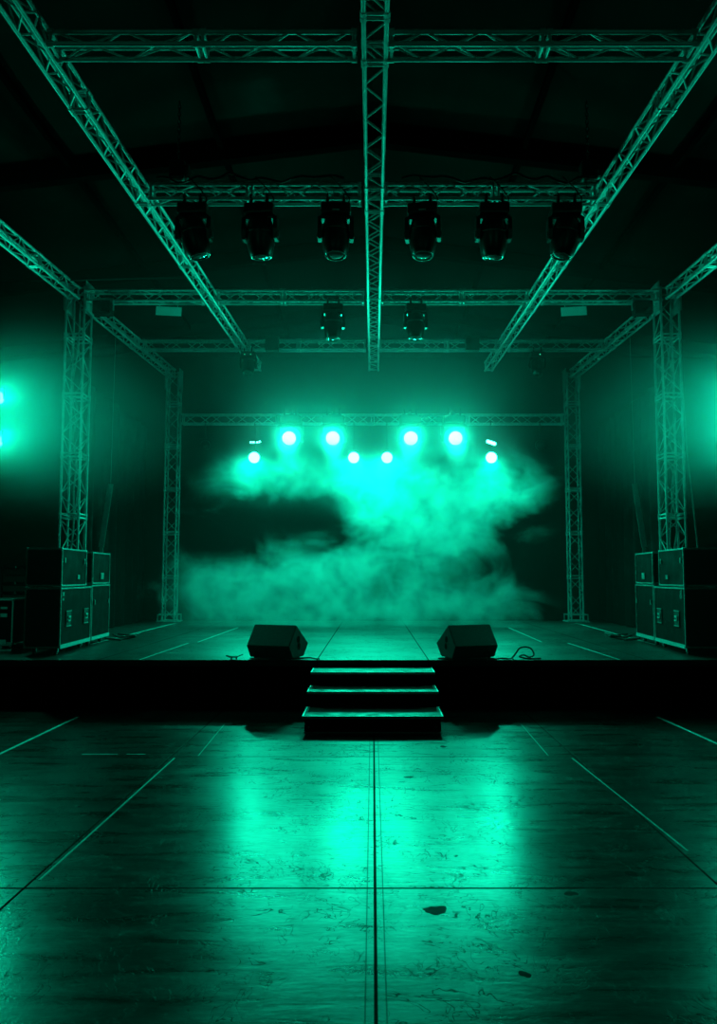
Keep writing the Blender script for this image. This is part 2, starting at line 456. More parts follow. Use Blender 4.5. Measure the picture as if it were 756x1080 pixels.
truss('back_truss', (-4.4, 18.45, 5.1), (4.4, 18.45, 5.1), TW, .25, 'back truss spanning the rear towers above the lit lamps', step=.3, joints=[2.2, 4.4, 6.6])
# towers
def tower(x, y, wx, wy, top, label):
    r = truss('truss_tower', (x, y, DZ + .02), (x, y, top), wy, wx, label, 'tower', None, .3, [1.0, 2.0, 3.0, 4.0, 5.0], True, tr=.02, br=.009)
    b = MB(); b.box((.0, 0, 0), (.03, wy + .22, wx + .22), bevel=.006); b.build('base_plate', M['alu_dark'], r)
    b = MB()
    for dy in (-1, 1):
        for dz in (-1, 1): b.bar((.015, dy * (wy / 2 + .08), dz * (wx / 2 + .08)), (.16, dy * (wy / 2 + .08), dz * (wx / 2 + .08)), .012, 8)
    for dy in (-1, 1): b.bar((.15, dy * (wy / 2 + .08), -(wx / 2 + .08)), (.15, dy * (wy / 2 + .08), wx / 2 + .08), .012, 8)
    for dz in (-1, 1): b.bar((.15, -(wy / 2 + .08), dz * (wx / 2 + .08)), (.15, wy / 2 + .08, dz * (wx / 2 + .08)), .012, 8)
    b.build('outrigger_frame', M['alu_dark'], r)
    # corner sleeve block at the head
    L = top - DZ - .02
    b = MB()
    for dz in (-1, 1):
        b.box((L - .15, 0, dz * (wx / 2 + .03)), (.5, wy + .06, .012)); 
    b.build('sleeve_plate', M['alu_dark'], r)
    return r
FT = 4.95
tower(-FT, 13.28, .30, .34, 6.42, 'tall front left truss tower behind the left flight cases')
tower(FT, 13.28, .30, .34, 6.42, 'tall front right truss tower behind the right flight cases')
tower(-4.62, 18.45, .27, .27, 6.3, 'hazy rear left truss tower at the back of the stage')
tower(4.62, 18.45, .27, .27, 6.3, 'hazy rear right truss tower at the back of the stage')

# ------------------------------------------------------------------ moving head lamps
def aim_matrix(direction):
    return Vector(direction).normalized().to_track_quat('Z', 'X').to_matrix().to_4x4()
def moving_head(loc, rz, label, group, aim=(0, .12, -1), lens_mat=None, glint=False, scale=1.0):
    """clamp, base, yoke and head; loc is the underside of the truss; aim is the lens direction in local axes"""
    r = empty('moving_head_lamp', loc, rz, label, 'stage light', group); r.scale = (scale,) * 3
    for s_ in (-1, 1):
        b = MB(); b.torus(.032, .012, 14, 6, Matrix.Translation((s_ * .09, -.08, .02)) @ Matrix.Rotation(PI / 2, 4, 'Y'))
        b.box((s_ * .09, -.08, -.03), (.03, .04, .06)); b.build('clamp', M['black'], r)
    b = MB(); b.box((0, 0, -.115), (.33, .27, .12), bevel=.02)
    for q in range(4): b.box((-.06 + q * .04, -.136, -.10), (.025, .006, .03))
    base = b.build('base', M['black_body'], r)
    b = MB(); b.box((.0, -.137, -.145), (.08, .004, .016)); b.build('display', M['plate'] if glint else M['lens'], base)
    b = MB()
    b.box((0, 0, -.195), (.35, .14, .04), bevel=.012)
    for s_ in (-1, 1):
        prof = [(-.07, -.19), (.07, -.19), (.085, -.34), (.06, -.44), (-.06, -.44), (-.085, -.34)]
        b.prism(prof, s_ * .175 - .022, s_ * .175 + .022, bevel=.006)
    b.build('yoke', M['black_body'], r)
    T = Matrix.Translation((0, 0, -.37)) @ aim_matrix(aim)
    b = MB(); b.lathe([(0, -.2), (.06, -.2), (.1, -.185), (.13, -.14), (.148, -.06), (.154, .03), (.15, .12), (.138, .18), (.122, .23), (.11, .248), (.1, .248), (.1, .225), (0, .225)], 32, T)
    hd = b.build('head', M['black_body'], r, smooth=True, autosmooth=40)
    b = MB(); b.torus(.109, .010, 36, 8, T @ Matrix.Translation((0, 0, .247))); b.build('lens_ring', M['ring'], hd, smooth=True)
    b = MB(); b.torus(.151, .006, 36, 6, T @ Matrix.Translation((0, 0, -.02))); b.build('collar', M['ring'], hd, smooth=True)
    b = MB(); b.lathe([(0, .264), (.04, .261), (.075, .252), (.1, .236)], 28, T); b.build('lens', lens_mat or M['lens'], hd, smooth=True)
    for s_ in (-1, 1):
        b = MB(); b.bar((s_ * .145, 0, -.37), (s_ * .205, 0, -.37), .035, 12); b.build('tilt_knuckle', M['ring'] if glint else M['black'], r)
    return r
g6 = 'dark moving heads in the row of six'
T2y = Yc['T2'] - .02
def xat(px, y, z): return (px - 393) / 850 * (y * .9968 + (z - 1.6) * .0797)
HX = [(205, 'dark unlit moving head, leftmost of the row of six', (.25, .1, -1)),
      (275, 'dark unlit moving head, second from the left in the row of six', (0, .15, -1)),
      (354, 'dark unlit moving head with glinting lens just left of the central truss', (0, -.1, -1)),
      (446, 'dark unlit moving head with glinting lens just right of the central truss', (0, -.1, -1)),
      (520, 'dark unlit moving head, second from the right in the row of six', (0, .15, -1)),
      (596, 'dark unlit moving head, rightmost of the row of six, against the slanting truss', (-.2, .05, -1))]
for i, (px, lab, am) in enumerate(HX):
    moving_head((xat(px, T2y, 5.9), T2y, ZB), random.uniform(-.15, .15), lab, g6, am, glint=i in (2, 3), scale=1.1)
for px, lab in ((351, 'dark hazy moving head hung alone left of the central truss further back'), (438, 'dark hazy moving head hung alone right of the central truss further back')):
    moving_head((xat(px, 13.1, 5.9), 13.1, ZB), .1, lab, 'pair of hazy moving heads further back', (0, -.05, -1), scale=1.0)
for px, lab in ((262, 'faint small lamp with two lit dots under the rear cross truss, left'), (566, 'faint small lamp with a lit dot under the rear cross truss, right')):
    r = moving_head((xat(px, 15.95, 5.9), 15.95, ZB), 0, lab, 'faint small lamps under the rear cross truss', (0, -.5, -1), scale=.85)
    for q in ((-.07, .07) if px < 393 else (.05,)):
        b = MB(); b.lathe([(0, -.012), (.012, -.006), (.012, .006), (0, .012)], 10, Matrix.Translation((q, -.15, -.14))); b.build('status_light', M['dot'], r)
# dark boxes fixed on the rear cross truss
for px, lab in ((287, 'dark square dimmer box on the rear cross truss, left of centre'), (498, 'dark square dimmer box on the rear cross truss, right of centre')):
    x = xat(px, 15.8, 6.2)
    r = empty('dimmer_box', (x, 15.8, ZB), 0, lab, 'box', 'dimmer boxes on the rear cross truss')
    b = MB(); b.box((0, -.0, .09), (.27, .14, .3), bevel=.012); b.build('body', M['black_body'], r)
    b = MB(); b.box((0, -.075, .1), (.2, .012, .2)); b.build('lid', M['black'], r)
    b = MB(); b.box((0, .06, .26), (.05, .2, .02)); b.build('hook', M['black'], r)
# chain hoists above the cross truss
for px, pz, lab in ((188, 180, 'dark chain hoist above the left end of the moving head truss'), (620, 178, 'dark chain hoist above the right end of the moving head truss')):
    y = 9.62; x = xat(px, y, 6.6)
    r = empty('chain_hoist', (x, y, ZB + TH + .02), 0, lab, 'hoist', 'chain hoists on the rig')
    b = MB(); b.box((0, 0, .2), (.2, .2, .26), bevel=.04); b.lathe([(0, 0), (.085, 0), (.095, .03), (.095, .16), (.085, .19), (0, .19)], 18, Matrix.Translation((-.05, 0, .2)) @ Matrix.Rotation(PI / 2, 4, 'Y'))
    b.build('motor_body', M['black_body'], r)
    b = MB(); b.torus(.04, .012, 14, 6, Matrix.Translation((0, 0, .04)) @ Matrix.Rotation(PI / 2, 4, 'X'), -.6, PI + 1.5); b.build('hook', M['black'], r)
    top = roof_z(x) - ZB - TH - .06
    b = MB(); n = int((top - .33) / .05)
    for i in range(n): b.torus(.018, .006, 8, 5, Matrix.Translation((0, 0, .35 + i * .05)) @ Matrix.Rotation(PI / 2 * (i % 2), 4, 'Z') @ Matrix.Rotation(PI / 2, 4, 'X') @ Matrix.Diagonal((1, 1.6, 1, 1)))
    b.build('chain', M['black'], r)
# small blinders beside the tower heads, pale panels under the front cross truss
for s_, side in ((-1, 'left'), (1, 'right')):
    r = empty('floodlight', (s_ * 4.45, 13.0, ZB), 0, 'dark boxy floodlight beside the head of the front %s tower' % side, 'floodlight')
    b = MB(); b.box((0, 0, -.14), (.3, .2, .22), bevel=.02); b.build('housing', M['black_body'], r)
    b = MB()
    for q in (-1, 1): b.box((q * .165, 0, -.07), (.015, .04, .2))
    b.box((0, 0, .025), (.345, .04, .015)); b.build('bracket', M['alu_dark'], r)
    b = MB(); b.box((0, -.105, -.14), (.25, .012, .17)); b.build('lens', M['lens'], r)
    xs = xat(178.5 if s_ < 0 else 604.5, 13.2, 6.0)
    r = empty('hanging_board', (xs, 13.16, ZB), 0, 'small pale rectangular board hanging below the front tower truss on the %s' % side, 'board')
    b = MB(); b.box((0, 0, -.13), (.43, .008, .15), Matrix.Rotation(R(-3 * s_), 3, 'Y'), bevel=.002); b.build('board', M['translucent'], r)
    b = MB()
    for q in (-.15, .15): b.bar((q, 0, -.06), (q, 0, .02), .005, 6)
    b.build('hanger', M['alu_dark'], r)

# ------------------------------------------------------------------ lit lamps
def spot(loc, target, power, angle, blend=.6, col=GRN, rad=.08, name='lamp_or_fill_light'):
    l = bpy.data.lights.new(name, 'SPOT'); l.energy = power; l.color = col; l.spot_size = R(angle); l.spot_blend = blend; l.shadow_soft_size = rad
    o = bpy.data.objects.new(name, l); C.objects.link(o); o.location = loc
    o.rotation_euler = (Vector(target) - Vector(loc)).to_track_quat('-Z', 'Y').to_euler()
    return o
BEAM_P, LED_P = 640, 750
LAMPS = []
gb = 'four blazing beam lamps on the back truss'
for px, lab, tx in ((305, 'blazing green beam lamp, first from the left on the back truss', -1.0), (351, 'blazing green beam lamp, second from the left on the back truss', -.4),
                    (433, 'blazing green beam lamp, third from the left on the back truss', .4), (480, 'blazing green beam lamp, fourth from the left on the back truss', 1.0)):
    x = xat(px, 17.8, 4.65); a = Vector((0, -1, -.22)).normalized()
    r = moving_head((x, 18.1, 5.3), 0, lab, gb, tuple(a), M['beam_lens'], scale=1.5)
    b = MB(); b.box((0, .06, .02), (.05, .3, .025), bevel=.004); b.box((0, .06, -.02), (.24, .05, .03), bevel=.004); b.build('bracket', M['black'], r)
    LAMPS.append((x, 18.1, 5.3 - .6))
    p = Vector((x, 18.1, 5.3 - .555)) + a * .42
    spot(p, (tx, 6.5, 2.2), BEAM_P, 104, 1.0, rad=.11)
def led_par(loc, aim, label, group, mat, s=1.0, lit=True):
    r = empty('led_par_can', loc, 0, label, 'stage light', group); r.scale = (s,) * 3
    b = MB(); b.box((0, 0, -.03), (.04, .04, .1)); b.torus(.03, .01, 12, 6, Matrix.Translation((0, 0, .03)) @ Matrix.Rotation(PI / 2, 4, 'Y')); b.build('clamp', M['black'], r)
    T = Matrix.Translation((0, 0, -.24)) @ aim_matrix(aim)
    b = MB()
    for q in (-1, 1): b.flatbar((q * .135, 0, -.07), (q * .135, 0, -.26), .03, .008)
    b.box((0, 0, -.072), (.278, .03, .008)); b.build('yoke', M['black'], r)
    b = MB(); b.lathe([(0, -.12), (.07, -.12), (.09, -.1), (.105, -.02), (.122, .0), (.124, .075), (.112, .078), (.11, .055), (0, .055)], 28, T); bd = b.build('can', M['black_body'], r, smooth=True, autosmooth=40)
    b = MB(); b.lathe([(0, .075), (.05, .073), (.09, .066), (.109, .058)], 24, T); b.build('lens', mat, bd, smooth=True)
    if not lit:
        b = MB()
        for rr, n in ((.035, 5), (.078, 11)):
            for i in range(n): b.lathe([(.014, .076), (.010, .084), (0, .086)], 8, T @ Matrix.Translation((rr * math.cos(2 * PI * i / n), rr * math.sin(2 * PI * i / n), -.006)))
        b.build('led_cluster', M['ring'], bd)
    return r
gl = 'small round white LED lamps under the back truss'
for px, lab in ((268, 'small round lit LED can furthest left, below a lit lamp fragment'), (373, 'small round lit LED can just left of the middle of the back truss'),
                (408, 'small round lit LED can just right of the middle of the back truss'), (518, 'small round lit LED can furthest right, right of the beam lamps')):
    x = xat(px, 18.3, 4.3); a = Vector((0, -1, -.12)).normalized()
    led_par((x, 18.36, 4.595), tuple(a), lab, gl, M['led_lens'], 1.15)
    spot(Vector((x, 18.36, 4.315)) + a * .16, (x * .8, 15.2, .3), LED_P, 120, 1.0)
    # drop pole from the truss to the can
    b = MB(); b.bar((x, 18.36, 4.60), (x, 18.36, 5.14), .012, 8); tag(b.build('drop_pole', M['black']), {268: 'thin black drop pole above the leftmost lit LED can', 373: 'thin black drop pole above the LED can left of the middle', 408: 'thin black drop pole above the LED can right of the middle', 518: 'thin black drop pole above the rightmost lit LED can'}[px], 'pole')
for px, lab in ((216, 'dim unlit LED can near the rear left tower'), (570, 'dim unlit LED can near the rear right tower')):
    x = xat(px, 18.3, 4.6); led_par((x, 18.36, 4.84), (0, -1, -.15), lab, 'dim unlit LED cans at the ends of the back truss', M['lens'], .95, False)
    b = MB(); b.bar((x, 18.36, 4.88), (x, 18.36, 5.14), .012, 8); tag(b.build('drop_pole', M['black']), 'thin black drop pole above the dim can on the %s' % ('left' if px < 393 else 'right'), 'pole')
# narrow lit strips above the outer LED cans
for px, lab, n in ((269, 'tiny row of lit dots above the leftmost lit LED can', 4), (518, 'small tilted lit fragment above the rightmost lit LED can', 1)):
    x = xat(px, 18.3, 4.5)
    r = empty('mini_strip_light', (x, 18.30, 4.66), 0, lab, 'stage light')
    b = MB(); b.box((0, .03, 0), (.3, .05, .07), bevel=.008); b.build('housing', M['black_body'], r)
    b = MB()
    if n == 4:
        for q, w in ((-.1, .035), (-.04, .05), (.05, .04), (.1, .03)): b.box((q, -.002, .01 if q < .06 else .02), (w, .02, .035), bevel=.006)
    else: b.box((-.0, -.002, 0), (.22, .02, .07), Matrix.Rotation(R(20), 3, 'Y'), bevel=.02)
    b.build('lens', M['led_lens'], r)
# side wash lamps, at the very edges of the picture, on lighting stands
for s_, side in ((-1, 'left'), (1, 'right')):
    r = empty('lighting_stand', (s_ * 6.2, 12.66, DZ), 0, 'black lighting stand at the %s picture edge carrying two glaring wash lamps' % side, 'stand')
    b = MB(); b.bar((0, 0, .1), (0, 0, 4.3), .025, 10); b.build('pole', M['black'], r)
    for q in range(3):
        a = q * 2 * PI / 3 + .4
        b = MB(); b.bar((0, 0, .55), (.5 * math.cos(a), .5 * math.sin(a), .014), .014, 8); b.build('leg', M['black'], r)
    for zc, pw, lb in ((4.385, 120, "upper"), (3.70, 150, "lower")):
        pos = Vector((s_ * 5.90, 12.42, zc)); a = Vector((-s_ * .8, -.6, .04)).normalized()
        led_par(pos + Vector((0, 0, .24)), tuple(a), '%s glaring wash lamp at the %s picture edge' % (lb, side), 'glaring wash lamps at the picture edges', M['side_lens'])
        spot(pos + a * .14, pos + a * 5, pw, 165, .8, rad=.1)
    b = MB(); b.bar((0, 0, 3.95), (s_ * -.24, -.2, 4.05), .012, 8); b.bar((0, 0, 3.26), (s_ * -.24, -.2, 3.37), .012, 8); b.build('lamp_bracket', M['black'], r)

# ------------------------------------------------------------------ flight cases
def flight_case(loc, rz, L, D, H, label, group, style, casters=False, latch=(), name='flight_case'):
    """visible face is local -Y, length along local X, near end at x=0"""
    r = empty(name, loc, rz, label, 'case', group)
    z0 = .1 if casters else 0.0
    b = MB(); b.box((L / 2, D / 2, z0 + H / 2), (L - .012, D - .012, H - .012), bevel=.006); body = b.build('body', M['laminate'], r)
    b = MB(); e = .017; t = .006
    for x in (0, L):
        for y in (0, D):
            b.box((x + (e / 2 - .002) * (1 if x == 0 else -1), y, z0 + H / 2), (e, t, H)); b.box((x, y + (e / 2 - .002) * (1 if y == 0 else -1), z0 + H / 2), (t, e, H))
    for z in (z0, z0 + H):
        sz = 1 if z == z0 else -1
        for y in (0, D):
            b.box((L / 2, y, z + sz * e / 2), (L, t, e)); b.box((L / 2, y + (e / 2) * (1 if y == 0 else -1), z), (L, e, t))
        for x in (0, L):
            b.box((x, D / 2, z + sz * e / 2), (t, D, e)); b.box((x + (e / 2) * (1 if x == 0 else -1), D / 2, z), (e, D, t))
    b.build('edge_trim', M['trim'], r)
    b = MB()
    for x in (.012, L - .012):
        for y in (.012, D - .012):
            for z in (z0 + .012, z0 + H - .012): b.box((x, y, z), (.036, .036, .036), bevel=.011)
    b.build('corner_cap', M['trim'], r)
    if casters:
        b = MB(); b.box((L / 2, -.004, z0 + .012), (L, .012, .05)); b.build('bottom_rail', M['plate'], r)
        for x in (.16, L - .16):
            for y in (.09, D - .09):
                b = MB(); b.box((x, y, .092), (.09, .08, .012)); b.box((x - .02, y - .026, .062), (.04, .006, .06)); b.box((x - .02, y + .026, .062), (.04, .006, .06)); cs = b.build('caster', M['trim'], r)
                b = MB(); b.lathe([(0, -.018), (.042, -.018), (.046, -.01), (.046, .01), (.042, .018), (0, .018)], 16, Matrix.Translation((x - .02, y, .047)) @ Matrix.Rotation(PI / 2, 4, 'X')); b.build('wheel', M['rubber'], cs)
    F = -.004
    if style == 'big':
        for hx in latch:
            zc = z0 + H * .47
            b = MB(); b.box((hx, F, zc), (.2, .008, .19), bevel=.002); hn = b.build('handle', M['rubber'], r)
            b = MB(); b.box((hx, F - .004, zc + .1), (.21, .008, .012)); b.box((hx, F - .004, zc - .1), (.21, .008, .012)); b.build('handle_frame', M['trim'], hn)
            b = MB(); b.box((hx - .0, F - .012, zc + .022), (.1, .016, .026), bevel=.004); b.box((hx - .02, F - .012, zc - .03), (.075, .016, .02), bevel=.004)
            b.box((hx + .045, F - .01, zc - .002), (.014, .012, .07)); b.build('grip', M['plate'], hn)
    elif style == 'small':
        for hx in latch:
            b = MB(); b.box((hx, F - .004, z0 + H * .68), (.03, .014, .07), bevel=.003); b.build('latch', M['trim'], r)
    elif style == 'label':
        hx = latch[0]
        b = MB(); b.box((hx, F - .002, z0 + .115), (.15, .006, .1)); pl = b.build('label_plate', M['trim'], r)
        b = MB(); b.box((hx, F - .006, z0 + .145), (.12, .004, .016)); 
        for q in (-.036, 0, .036): b.box((hx + q, F - .006, z0 + .108), (.024, .004, .04))
        b.build('label_print', M['plate'], pl)
    return r, body
gL, gR = 'flight cases stacked on the stage at left', 'flight cases stacked on the stage at right'
def along(s_, t, inset=0):  # point along the inner face line of the stack
    x = 4.085 + .06 * t; return (s_ * x, 10.62 + t)
yaw = math.atan(.06)
# left: local x -> +Y ; right: mirror, local x -> -Y, so origin is the far end
def stack(s_, Dw, g, side):
    def put(t0, L, H, z, lab, style, cas, lat):
        if s_ < 0:
            x, y = along(-1, t0); return flight_case((x, y, z), PI / 2 + yaw, L, Dw, H, lab, g, style, cas, lat)
        x, y = along(1, t0 + L); return flight_case((x, y, z), -PI / 2 - yaw, L, Dw, H, lab, g, style, cas, [L - q for q in lat])
    a, _ = put(0, 1.36, .78, DZ, 'large black flight case with two recessed handles, lower front of the %s stack' % side, 'big', True, [.33, 1.12])
    c, _ = put(1.42, .98, .80, DZ, 'narrower black flight case behind the large one, lower rear of the %s stack' % side, 'small', True, [.12, .9])
    d, _ = put(0.0, 1.1, .50, DZ + .903, 'black flight case with small latches, on top at the front of the %s stack' % side, 'small', False, [.1, .98])
    e, _ = put(1.42, .95, .47, DZ + .923, 'small paler flight case with label plate, top rear of the %s stack' % side, 'label', False, [.5])
    return a, c, d, e
stL = stack(-1, .46, gL, 'left'); stR = stack(1, .8, gR, 'right')
# extra badges on the lower front cases
b = MB(); b.torus(.03, .009, 18, 6, Matrix.Translation((.1, -.008, .79)) @ Matrix.Rotation(PI / 2, 4, 'X')); b.torus(.022, .008, 18, 6, Matrix.Translation((.1, -.008, .84)) @ Matrix.Rotation(PI / 2, 4, 'X'))
bad = b.build('badge', M['plate'], stR[0]); bad.location = (1.36 - .2, 0, -.02)
b = MB(); b.box((.08, -.006, .80), (.05, .008, .05)); b.box((.075, -.006, .73), (.04, .008, .03)); b.build('badge', M['trim'], stL[0])
for stk, x in ((stL[2], .72), (stR[2], .38)):
    b = MB(); b.box((x, -.006, .12), (.09, .006, .06)); b.box((x - .02, -.01, .12), (.02, .004, .04)); b.build('label_plate', M['trim'], stk)
# case with pale edging at the far left, and an amplifier rack behind the left stack
r, body = flight_case((-5.65, 11.1, DZ), R(2), .72, .5, .62, 'low black flight case with pale edging at the left picture edge', None, 'none', True)
b = MB(); b.box((.60, -.006, .50), (.09, .008, .05)); b.box((.60, -.006, .6), (.09, .008, .03)); b.build('label_plate', M['trim'], r)
b = MB(); b.torus(.035, .008, 16, 6, Matrix.Translation((.5, -.02, .14)) @ Matrix.Rotation(PI / 2, 4, 'X')); b.box((.6, -.012, .14), (.09, .02, .06)); b.box((.52, -.012, .06), (.12, .014, .02), Matrix.Rotation(.4, 3, 'Y')); b.build('latch', M['trim'], r)
b = MB(); b.box((.36, -.01, .025), (.72, .03, .03)); b.build('dolly_rail', M['trim'], r)
r = empty('equipment_rack', (-5.2, 12.05, DZ), 0, 'dark open equipment rack just left of the left case stack', 'rack')
b = MB()
for x in (-.24, .24):
    for y in (-.22, .22): b.box((x, y, .6), (.04, .04, 1.2))
for z in (.03, 1.2): b.box((0, 0, z), (.52, .48, .03))
b.build('rack_frame', M['black'], r)
for i, z in enumerate((.3, .55, .72, .86, 1.0, 1.1)):
    b = MB(); b.box((0, 0, z), (.43, .42, .1 if i > 1 else .18), bevel=.005); u = b.build('rack_unit', M['black_body'], r)
    b = MB(); b.box((.02, -.215, z + .045), (.42, .012, .014)); b.build('face_strip', M['laminate'], u)
# the right picture edge: rack beyond the stack
# ------------------------------------------------------------------ wedge monitors
def wedge(x, y, s_, label):
    r = empty('wedge_monitor', (x, y, DZ), -s_ * R(21), label, 'speaker', 'wedge monitors at the stage edge')
    d, H, L = .56, .42, .6
    prof = [(-.5 * d + .17 * d, .012), (-.5 * d, .16), (-.5 * d + .37 * d, H), (.5 * d, .17), (.5 * d - .24 * d, .012)]
    b = MB(); b.prism(prof, -L / 2, L / 2, bevel=.01); b.build('cabinet', M['cabinet'], r)
    for q in ((-.02, .235), (-.005, .15)):
        b = MB(); b.lathe([(0, -.004), (.03, -.004), (.036, .004), (0, .004)], 16, Matrix.Translation((s_ * (L / 2 + .001), q[0], q[1])) @ Matrix.Rotation(PI / 2, 4, 'Y') @ Matrix.Diagonal((1.25, 1.0, 1, 1)))
        b.build('handle_cup', M['skirt'], r)
    # grille on the side facing the performers
    p0, p1 = Vector((0, -.5 * d + .37 * d, H)), Vector((0, .5 * d, .17)); nn = Vector((0, p0.z - p1.z, p1.y - p0.y)).normalized()
    mid = (p0 + p1) / 2 + nn * .004; ang = math.atan2(p1.z - p0.z, p1.y - p0.y)
    b = MB(); b.box(mid, (L - .06, (p1 - p0).length - .05, .012), Matrix.Rotation(ang, 3, 'X'), bevel=.003); b.build('grille', M['rubber'], r)
    b = MB(); b.box((-.16 * s_, -.5 * d + .05, .07), (.1, .02, .06), Matrix.Rotation(R(-32), 3, 'X'), bevel=.004); b.build('connector_panel', M['rubber'], r)
    b = MB()
    for fx in (-.24, .24):
        for fy in (-.15, .1): b.bar((fx, fy, 0), (fx, fy, .014), .018, 10)
    b.build('rubber_foot', M['rubber'], r)
    return r
wedge(-1.215, 10.43, 1, 'black wedge monitor at the stage edge left of the steps')
wedge(1.205, 10.43, -1, 'black wedge monitor at the stage edge right of the steps')

# ------------------------------------------------------------------ cables
def cable(pts, r, label, mat=None, group=None, name='cable'):
    b = MB(); b.tube(pts, r); return tag(b.build(name, mat or M['rubber'], smooth=True), label, 'cable', group)
z = DZ + .009
cable([(-1.5, 10.3, z), (-1.45, 10.16, z), (-1.2, 10.13, z), (-.95, 10.2, z), (-.8, 10.3, z), (-.72, 10.16, z), (-.66, 10.13, z)], .008, 'thin cable lying at the feet of the left wedge monitor')
cable([(.82, 10.2, z), (.95, 10.13, z), (1.2, 10.12, z), (1.5, 10.14, z), (1.62, 10.22, z), (1.71, 10.11, z + .004), (1.735, 10.055, z - .01), (1.70, 10.06, .44), (1.69, 10.055, .40)], .009, 'thin cable from the right wedge monitor drooping over the stage edge')
cable([(1.62, 10.16, z), (1.73, 10.2, z), (1.80, 10.25, z + .06), (1.85, 10.26, z + .12), (1.93, 10.27, z + .135), (2.0, 10.27, z + .11), (2.03, 10.26, z + .04), (1.97, 10.25, z + .01), (1.9, 10.27, z + .035), (1.84, 10.22, z + .02), (1.93, 10.17, z), (2.06, 10.18, z), (2.1, 10.2, z)], .011, 'coiled loop of black cable standing on the stage edge right of the right monitor')
r = empty('cable_clamp', (-1.72, 10.16, DZ), 0, 'small black cable clamp lying on the stage edge left of the left monitor', 'clamp')
b = MB(); b.box((-.02, 0, .03), (.1, .03, .018)); b.bar((-.04, 0, .0), (-.04, 0, .03), .01, 8); b.bar((.02, 0, .0), (.02, 0, .03), .008, 8); b.build('jaw', M['rubber'], r)
b = MB(); b.bar((-.11, 0, .045), (-.03, 0, .03), .008, 8); b.bar((.02, 0, .028), (.1, .02, .06), .007, 8); b.build('handle', M['rubber'], r)
for s_, side in ((-1, 'left'), (1, 'right')):
    b_pts = []
    for i in range(14):
        a = i * 1.7; b_pts.append((s_ * (4.02 + .22 * math.sin(a * .6) + .02 * i), 12.9 + .1 * i + .1 * math.cos(a), DZ + .016 + .02 * (i % 3)))
    cable(b_pts, .014, 'loose heap of cable on the stage behind the %s flight cases' % side)
    tx = s_ * FT
    cable([(tx + .05, 13.2, 6.2), (tx + .02, 13.22, 5.4), (tx - .06, 13.25, 4.8), (tx + .06, 13.2, 4.3), (tx - .03, 13.26, 3.9), (tx + .05, 13.22, 3.5), (tx, 13.28, 3.0), (tx + .04, 13.2, 2.4), (tx - .02, 13.25, 1.8), (tx, 13.25, .63)], .016, 'bundled cable running down inside the front %s tower' % side, M['strap'])
    cable([(tx - .03, 13.3, 5.6), (tx + .07, 13.28, 4.9), (tx - .06, 13.3, 4.5), (tx + .03, 13.34, 4.0), (tx - .07, 13.3, 3.6), (tx + .06, 13.32, 3.2), (tx - .03, 13.34, 2.2), (tx, 13.34, .63)], .012, 'second looping cable inside the front %s tower' % side, M['strap'])
cable([(5.13, 13.2, 5.2), (5.16, 13.2, 4.6), (5.2, 13.2, 3.6), (5.28, 13.2, 2.6), (5.34, 13.2, 1.6), (5.3, 13.2, .63)], .012, 'thin cable hanging down outside the front right tower', M['strap'])
# cables lashed along the moving head truss
for s_, side in ((-1, 'left'), (1, 'right')):
    pts = []; x0, x1 = .35, 2.6
    for i in range(19):
        t = i / 18; pts.append((s_ * (x0 + (x1 - x0) * t), 9.36 + .02 * math.sin(i * 2.1), ZB + .235 + .025 * math.sin(i * 1.9) + .03 * math.sin(i * .7)))
    cable(pts, .013, 'black power cable draped along the top of the moving head truss, %s half' % side)
for i, (px, lab, am) in enumerate(HX):
    x = xat(px, T2y, 5.9)
    cable([(x + .1, 9.40, 6.03), (x + .17, 9.37, 6.12), (x + .1, 9.36, 6.24), (x - .02, 9.35, 6.36), (x - .05, 9.37, 6.41)], .008, 'short feed cable above the %s moving head of the row of six' % ('leftmost', 'second', 'third', 'fourth', 'fifth', 'rightmost')[i], None)
# long thin sagging cable in the upper left
cable([(-9.1, 12.6, 6.66), (-7, 12.6, 6.40), (-5.5, 12.6, 6.33), (-4.2, 12.6, 6.36), (-2.78, 12.6, 6.39)], .012, 'thin sagging cable across the roof between side wall and left roof truss')

# ------------------------------------------------------------------ masking drapes and straps at the sides
for s_, side in ((-1, 'left'), (1, 'right')):
    p = ((-5.35, 18.7), (-5.2, 14.2)) if s_ < 0 else ((5.2, 14.2), (5.35, 18.7))
    d = drape('masking_drape', *p, DZ + .01, 5.1, .05, .55); tag(d, 'tall black masking drape between the %s towers' % side, 'drape')
    q = [(-4.97, 15.2, 3.35), (-5.12, 15.2, 2.15), (-5.03, 15.2, 1.42)]
    b = MB()
    for u, v in zip(q, q[1:]): b.flatbar((s_ * -u[0], u[1], u[2]), (s_ * -v[0], v[1], v[2]), .10 if u[2] > 3 else .06, .012, (0, 1, 0))
    b.bar((s_ * 4.97, 15.2, 3.35), (s_ * 4.95, 15.2, 6.2), .003, 6)
    tag(b.build('hanging_strap', M['strap']), 'pale bent strap hanging in front of the %s masking drape' % side, 'strap')

